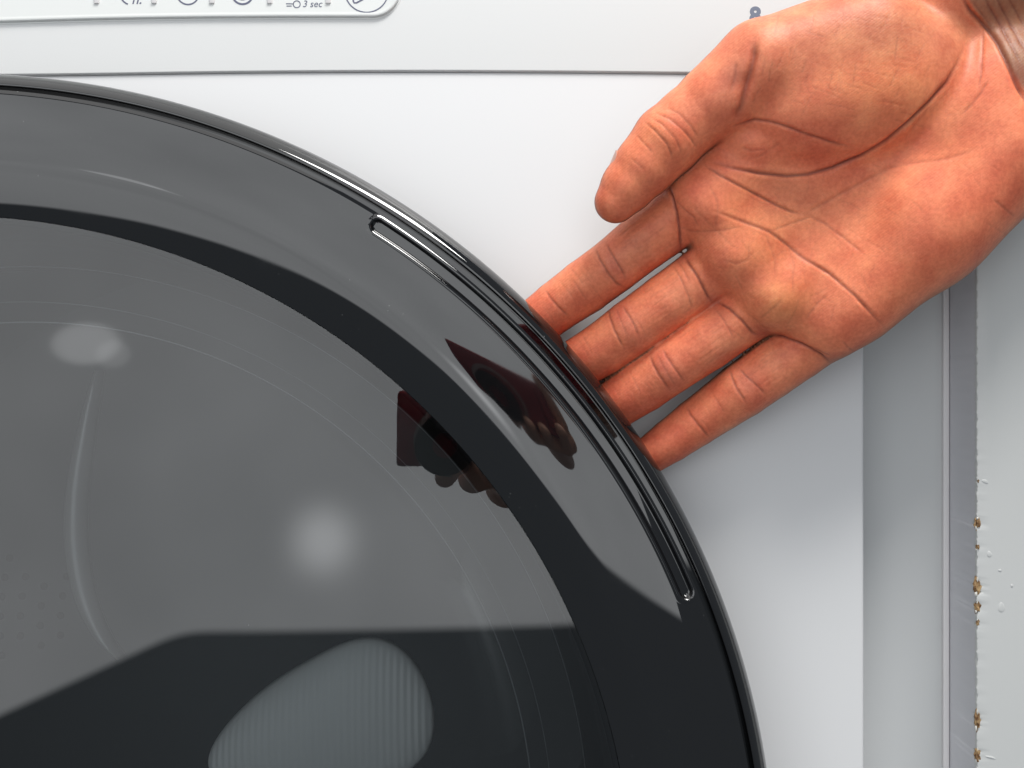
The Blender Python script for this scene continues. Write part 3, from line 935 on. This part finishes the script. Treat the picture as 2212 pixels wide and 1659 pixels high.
def build_hand():
    lo = (-14, -74, -56); hi = (255, 2, 215)
    v, q = surface_net(hand_sdf, lo, hi, 0.84)
    v = project(hand_sdf, v, 2)
    v, q = subdivide(v, q)
    v = project(hand_sdf, v, 1)
    v = relax(v, q, 3, 0.5)
    nrm = gradient(hand_sdf, v, 0.5)
    pp = px_of(v)
    front = smooth01((-nrm[:, 1] - 0.05) / 0.3)
    disp = np.zeros(len(v)); pig = np.zeros(len(v))
    for (bx, by, br, bh) in BUMPS:
        disp += bh * np.exp(-(((pp[:, 0] - bx) ** 2 + (pp[:, 1] - by) ** 2) / br ** 2))
    for (pts, dep, w, pg) in CREASES:
        a = np.array(pts); m = 26
        sel = np.where((pp[:, 0] > a[:, 0].min() - m) & (pp[:, 0] < a[:, 0].max() + m) & (pp[:, 1] > a[:, 1].min() - m) & (pp[:, 1] < a[:, 1].max() + m) & (front > 0))[0]
        if len(sel) == 0: continue
        d, t = seg_dist(pp[sel], pts)
        wob = 1 + (0.25 if w < 6 else 0.08) * np.sin(t * 23 + dep * 40)
        tap = np.clip(np.minimum(t, 1 - t) / 0.16, 0.12, 1)
        dep = dep * (0.50 if w < 6 else 0.75); w = w * 0.82
        g = np.exp(-(d / w) ** 2) * tap
        disp[sel] += (-dep * g * wob + 0.10 * dep * np.exp(-((d - 2.4 * w) / (1.6 * w)) ** 2) * tap)
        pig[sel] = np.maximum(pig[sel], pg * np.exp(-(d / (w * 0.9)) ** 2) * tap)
    disp *= front; pig *= front
    v = v + nrm * disp[:, None]
    # ---- skin colour: palm skin, redder tips and edges, brown back of the hand, painted fold shade
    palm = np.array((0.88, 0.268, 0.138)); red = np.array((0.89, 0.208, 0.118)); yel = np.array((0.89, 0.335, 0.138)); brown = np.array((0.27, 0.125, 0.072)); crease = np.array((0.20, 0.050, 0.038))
    pale = np.array((0.76, 0.31, 0.18))
    col = np.tile(palm, (len(v), 1))
    def blend(c, w): nonlocal col; col = col * (1 - w[:, None]) + c * w[:, None]
    def spot(x, y, r, ry=None, rot=0):
        dx, dy = pp[:, 0] - x, pp[:, 1] - y
        c_, s_ = math.cos(rot), math.sin(rot)
        u, w_ = dx * c_ + dy * s_, -dx * s_ + dy * c_
        return np.exp(-((u / r) ** 2 + (w_ / (ry or r)) ** 2))
    for (x, y, r, k) in ((1690, 650, 55, .7), (1690, 450, 90, .35), (1850, 150, 90, .45), (1920, 520, 110, .25), (2060, 330, 60, .3), (1640, 545, 50, .4), (1430, 300, 40, .3), (1580, 470, 60, .2), (1960, 200, 90, .35)):
        blend(yel, k * spot(x, y, r))
    for (x, y, r, k) in ((2000, 520, 90, .5), (1180, 690, 70, .6), (1240, 790, 70, .55), (1340, 880, 80, .6), (1430, 970, 90, .6), (1320, 440, 60, .2), (1640, 320, 45, .4), (2150, 400, 90, .35), (1500, 420, 50, .3), (1480, 760, 60, .2), (1620, 840, 50, .3), (1740, 330, 80, .35), (1860, 690, 60, .35)):
        blend(red, k * spot(x, y, r))
    for (x, y, r, k) in ((1380, 540, 40, .35), (1470, 640, 40, .35), (1560, 735, 40, .35), (1690, 790, 40, .35), (1480, 230, 45, .35), (1700, 60, 90, .4)):
        blend(pale, k * spot(x, y, r))
    # brown skin of the back of hand, the outer edges and the forearm
    dors = smooth01((nrm[:, 1] + 0.42) / 0.5)
    blend(brown, dors)
    w1 = np.array((2086., 7.)); w2 = np.array((2212., 213.)); dd = (w2 - w1) / np.linalg.norm(w2 - w1)
    side = (pp[:, 0] - w1[0]) * (-dd[1]) + (pp[:, 1] - w1[1]) * dd[0]
    blend(np.array((0.29, 0.145, 0.088)), smooth01((-side - 2) / 14) * 0.95)
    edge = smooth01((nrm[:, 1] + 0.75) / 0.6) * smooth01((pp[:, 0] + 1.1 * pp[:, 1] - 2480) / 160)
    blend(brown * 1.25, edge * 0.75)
    tan = smooth01((200 - pp[:, 1]) / 220) * smooth01((pp[:, 0] - 1500) / 150)
    blend(np.array((0.52, 0.215, 0.115)), tan * 0.35)
    blend(np.array((0.40, 0.155, 0.115)), 0.38 * spot(1578, 165, 36, 75, 0.25))  # thumb fold: partly brown skin, partly its shade painted into the colour
    blend(np.array((0.46, 0.20, 0.115)), 0.45 * spot(1930, 60, 190, 75, -0.1) + 0.25 * spot(2060, 110, 60))
    blend(np.array((0.60, 0.24, 0.13)), 0.30 * spot(1720, 425, 120, 40, 0.45))
    for (x, y) in ((1322, 570), (1350, 695), (1440, 795), (1612, 830)):
        blend(np.array((0.62, 0.20, 0.14)), 0.38 * spot(x, y, 26, 58, -0.62) * front)
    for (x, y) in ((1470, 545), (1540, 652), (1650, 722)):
        blend(np.array((0.45, 0.15, 0.11)), 0.55 * spot(x, y, 22) * front)  # recess shade painted into the skin at the finger webs
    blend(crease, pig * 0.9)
    # mole on the forefinger
    blend(np.array((0.09, 0.05, 0.06)), spot(1280, 529, 3.6, 2.6) * 0.9 * (front > 0))
    me = bpy.data.meshes.new('person')
    nv, nq = len(v), len(q)
    me.vertices.add(nv); me.loops.add(nq * 4); me.polygons.add(nq)
    me.vertices.foreach_set('co', (v * MM).astype(F4).ravel())
    me.loops.foreach_set('vertex_index', q.astype(np.int32).ravel())
    me.polygons.foreach_set('loop_start', np.arange(0, nq * 4, 4, dtype=np.int32))
    me.polygons.foreach_set('use_smooth', np.ones(nq, bool))
    me.update(calc_edges=True)
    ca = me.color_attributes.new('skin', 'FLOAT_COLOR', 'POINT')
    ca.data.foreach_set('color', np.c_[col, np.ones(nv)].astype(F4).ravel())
    me.materials.append(M_skin)
    o = bpy.data.objects.new('person', me)
    C.objects.link(o)
    return o

def skin_material():
    m = bpy.data.materials.new('skin'); m.use_nodes = True
    nt = m.node_tree; b = nt.nodes["Principled BSDF"]; L = nt.links.new
    at = nt.nodes.new('ShaderNodeAttribute'); at.attribute_name = 'skin'
    tc = nt.nodes.new('ShaderNodeTexCoord')
    n1 = nt.nodes.new('ShaderNodeTexNoise'); n1.inputs['Scale'].default_value = 130; n1.inputs['Detail'].default_value = 6
    r1 = nt.nodes.new('ShaderNodeValToRGB')
    r1.color_ramp.elements[0].position = 0.3; r1.color_ramp.elements[0].color = (0.86, 0.70, 0.70, 1)
    r1.color_ramp.elements[1].position = 0.7; r1.color_ramp.elements[1].color = (1.08, 1.16, 1.14, 1)
    mx = nt.nodes.new('ShaderNodeMix'); mx.data_type = 'RGBA'; mx.blend_type = 'MULTIPLY'; mx.inputs[0].default_value = 1.0
    L(tc.outputs['Object'], n1.inputs['Vector']); L(n1.outputs['Fac'], r1.inputs['Fac'])
    L(at.outputs['Color'], mx.inputs[6]); L(r1.outputs['Color'], mx.inputs[7])
    n2 = nt.nodes.new('ShaderNodeTexNoise'); n2.inputs['Scale'].default_value = 900; n2.inputs['Detail'].default_value = 4
    r2 = nt.nodes.new('ShaderNodeValToRGB')
    r2.color_ramp.elements[0].position = 0.35; r2.color_ramp.elements[0].color = (0.93, 0.88, 0.87, 1)
    r2.color_ramp.elements[1].position = 0.65; r2.color_ramp.elements[1].color = (1.04, 1.06, 1.06, 1)
    mx2 = nt.nodes.new('ShaderNodeMix'); mx2.data_type = 'RGBA'; mx2.blend_type = 'MULTIPLY'; mx2.inputs[0].default_value = 1.0
    L(tc.outputs['Object'], n2.inputs['Vector']); L(n2.outputs['Fac'], r2.inputs['Fac'])
    L(mx.outputs[2], mx2.inputs[6]); L(r2.outputs['Color'], mx2.inputs[7])
    L(mx2.outputs[2], b.inputs['Base Color'])
    b.inputs['Roughness'].default_value = 0.46
    b.inputs['Specular IOR Level'].default_value = 0.30
    b.inputs['Subsurface Weight'].default_value = 0.35
    b.inputs['Subsurface Radius'].default_value = (1.0, 0.35, 0.2)
    b.inputs['Subsurface Scale'].default_value = 0.0018
    # friction ridges and pores
    mp = nt.nodes.new('ShaderNodeMapping'); mp.inputs['Rotation'].default_value = (0, math.radians(38), 0)
    wv = nt.nodes.new('ShaderNodeTexWave'); wv.inputs['Scale'].default_value = 420; wv.inputs['Distortion'].default_value = 9
    wv.inputs['Detail'].default_value = 2; wv.inputs['Detail Scale'].default_value = 0.12; wv.bands_direction = 'Z'
    L(tc.outputs['Object'], mp.inputs['Vector']); L(mp.outputs['Vector'], wv.inputs['Vector'])
    b1 = nt.nodes.new('ShaderNodeBump'); b1.inputs['Strength'].default_value = 0.08; b1.inputs['Distance'].default_value = 0.0003
    L(wv.outputs['Fac'], b1.inputs['Height'])
    vo = nt.nodes.new('ShaderNodeTexVoronoi'); vo.feature = 'DISTANCE_TO_EDGE'; vo.inputs['Scale'].default_value = 520
    ma = nt.nodes.new('ShaderNodeMath'); ma.operation = 'MINIMUM'; ma.inputs[1].default_value = 0.12
    L(tc.outputs['Object'], vo.inputs['Vector']); L(vo.outputs['Distance'], ma.inputs[0])
    b2 = nt.nodes.new('ShaderNodeBump'); b2.inputs['Strength'].default_value = 0.16; b2.inputs['Distance'].default_value = 0.0008
    L(ma.outputs[0], b2.inputs['Height']); L(b1.outputs['Normal'], b2.inputs['Normal'])
    n3 = nt.nodes.new('ShaderNodeTexNoise'); n3.inputs['Scale'].default_value = 260; n3.inputs['Detail'].default_value = 5
    b3 = nt.nodes.new('ShaderNodeBump'); b3.inputs['Strength'].default_value = 0.14; b3.inputs['Distance'].default_value = 0.0009
    L(tc.outputs['Object'], n3.inputs['Vector']); L(n3.outputs['Fac'], b3.inputs['Height']); L(b2.outputs['Normal'], b3.inputs['Normal'])
    L(b3.outputs['Normal'], b.inputs['Normal'])
    return m
M_skin = skin_material()
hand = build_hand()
setp(hand, 'open bare hand, palm to the viewer, fingertips hooked behind the round door rim', 'person')

# thumbnail, seen on edge at the outer side of the thumb tip
def thumbnail():
    a = P(1306, 400, 33.0); b = P(1343, 338, 34.5)
    ax_ = (b - a); L = np.linalg.norm(ax_); ax_ /= L
    out = np.array((-0.80, 0.42, 0.42)); out -= ax_ * (out @ ax_); out /= np.linalg.norm(out)
    side = np.cross(ax_, out)
    v = []; n, m_ = 14, 16
    cen0 = P(1345, 412, 34.8); cen1 = P(1380, 355, 36)
    for layer in (0, 1):
        for j in range(n):
            t = j / (n - 1)
            c = cen0 * (1 - t) + cen1 * t
            rad = 6.85 + 1.45 * t + 0.22 - 0.5 * layer
            hw = 0.95 * (1 - 0.25 * (2 * t - 1) ** 4)
            if t < 0.15: hw *= (0.75 + 0.25 * t / 0.15)
            for i in range(m_):
                th = (i / (m_ - 1) * 2 - 1) * hw
                v.append(c + rad * (out * math.cos(th) + side * math.sin(th)))
    N = n * m_
    f = []
    for j in range(n - 1):
        for i in range(m_ - 1):
            q = (j * m_ + i, j * m_ + i + 1, (j + 1) * m_ + i + 1, (j + 1) * m_ + i)
            f.append(q); f.append(tuple(N + k for k in q[::-1]))
    for j in range(n - 1):
        for i in (0, m_ - 1):
            f.append((j * m_ + i, (j + 1) * m_ + i, N + (j + 1) * m_ + i, N + j * m_ + i))
    for i in range(m_ - 1):
        for j in (0, n - 1):
            f.append((j * m_ + i, j * m_ + i + 1, N + j * m_ + i + 1, N + j * m_ + i))
    return mesh_obj('nail', v, f, M_nail, hand, sharp=50)
M_nail = mat('nail', (0.66, 0.36, 0.28), 0.3, 0.5)
thumbnail()

# ------------------------------------------------------------------ the photographer's camera, seen only in the door's reflection
M_red = mat('dark_red_metal', (0.30, 0.022, 0.035), 0.3, 0.5)
M_blk = mat('black_lens', (0.012, 0.012, 0.013), 0.3, 0.4)
M_sil = mat('silver_ring', (0.35, 0.30, 0.30), 0.3, 0.5, metal=1.0)
cc = empty('compact_camera', (14, -CAMD - 26, -14))
setp(cc, 'dark red compact camera mirrored in the smoked door beside the dark ring', 'camera')
box('body', -34, 64, -CAMD - 36, -CAMD - 16, -14, 40, M_red, cc, 3.0)
def disc(name, r0, r1, y0, y1, m, x=0, z=0):
    v, f = [], []
    n = 48
    for (r, y) in ((r0, y0), (r0, y1), (r1, y1), (r1, y0)):
        for i in range(n): v.append((x + r * math.cos(i / n * 2 * PI), y, z + r * math.sin(i / n * 2 * PI)))
    for k in range(4):
        for i in range(n):
            j = (i + 1) % n; k2 = (k + 1) % 4
            f.append((k * n + i, k * n + j, k2 * n + j, k2 * n + i))
    return mesh_obj(name, v, f, m, cc, sharp=40)
disc('lens_ring', 22, 26, -CAMD - 16, -CAMD - 14, M_sil, 4, 4)
disc('lens_barrel', 9, 21.5, -CAMD - 15.5, -CAMD - 5, M_blk, 0, 0)
box('grip', 52, 60, -CAMD - 16.5, -CAMD - 12, -6, 30, M_red, cc, 1.5)
def grip_sdf(p):
    def W(x, y, z): return np.array((x, -CAMD - y, z))
    d = None
    for (a, b, r1, r2) in ((W(8, 14, -15), W(2, 36, -22), 6.6, 8), (W(24, 12, -15), W(24, 38, -24), 7.0, 8.5), (W(42, 12, -13), W(44, 40, -22), 7.0, 8.5), (W(66, 10, -4), W(66, 42, -18), 7.0, 9.5), (W(64, 16, 44), W(74, 40, 8), 7.0, 10)):
        e = round_cone(p, a, b, r1, r2)
        d = e if d is None else np.minimum(d, e)
    palm = round_cone(p, W(24, 46, -22), W(72, 50, -8), 12, 15)
    palm = smin(palm, round_cone(p, W(54, 56, -14), W(70, 190, -26), 16, 23), 10)
    return smin(d, palm, 6)
gv, gq = surface_net(grip_sdf, (-20, -CAMD - 222, -90), (112, -CAMD + 4, 60), 2.0)
gv = relax(project(grip_sdf, gv, 2), gq, 2)
M_skin2 = mat('hand_skin', (0.85, 0.47, 0.34), 0.5, 0.4)
g = mesh_obj('person', gv, gq, M_skin2, None, sharp=0)
setp(g, 'hand holding the dark red camera, mirrored in the smoked door', 'person')
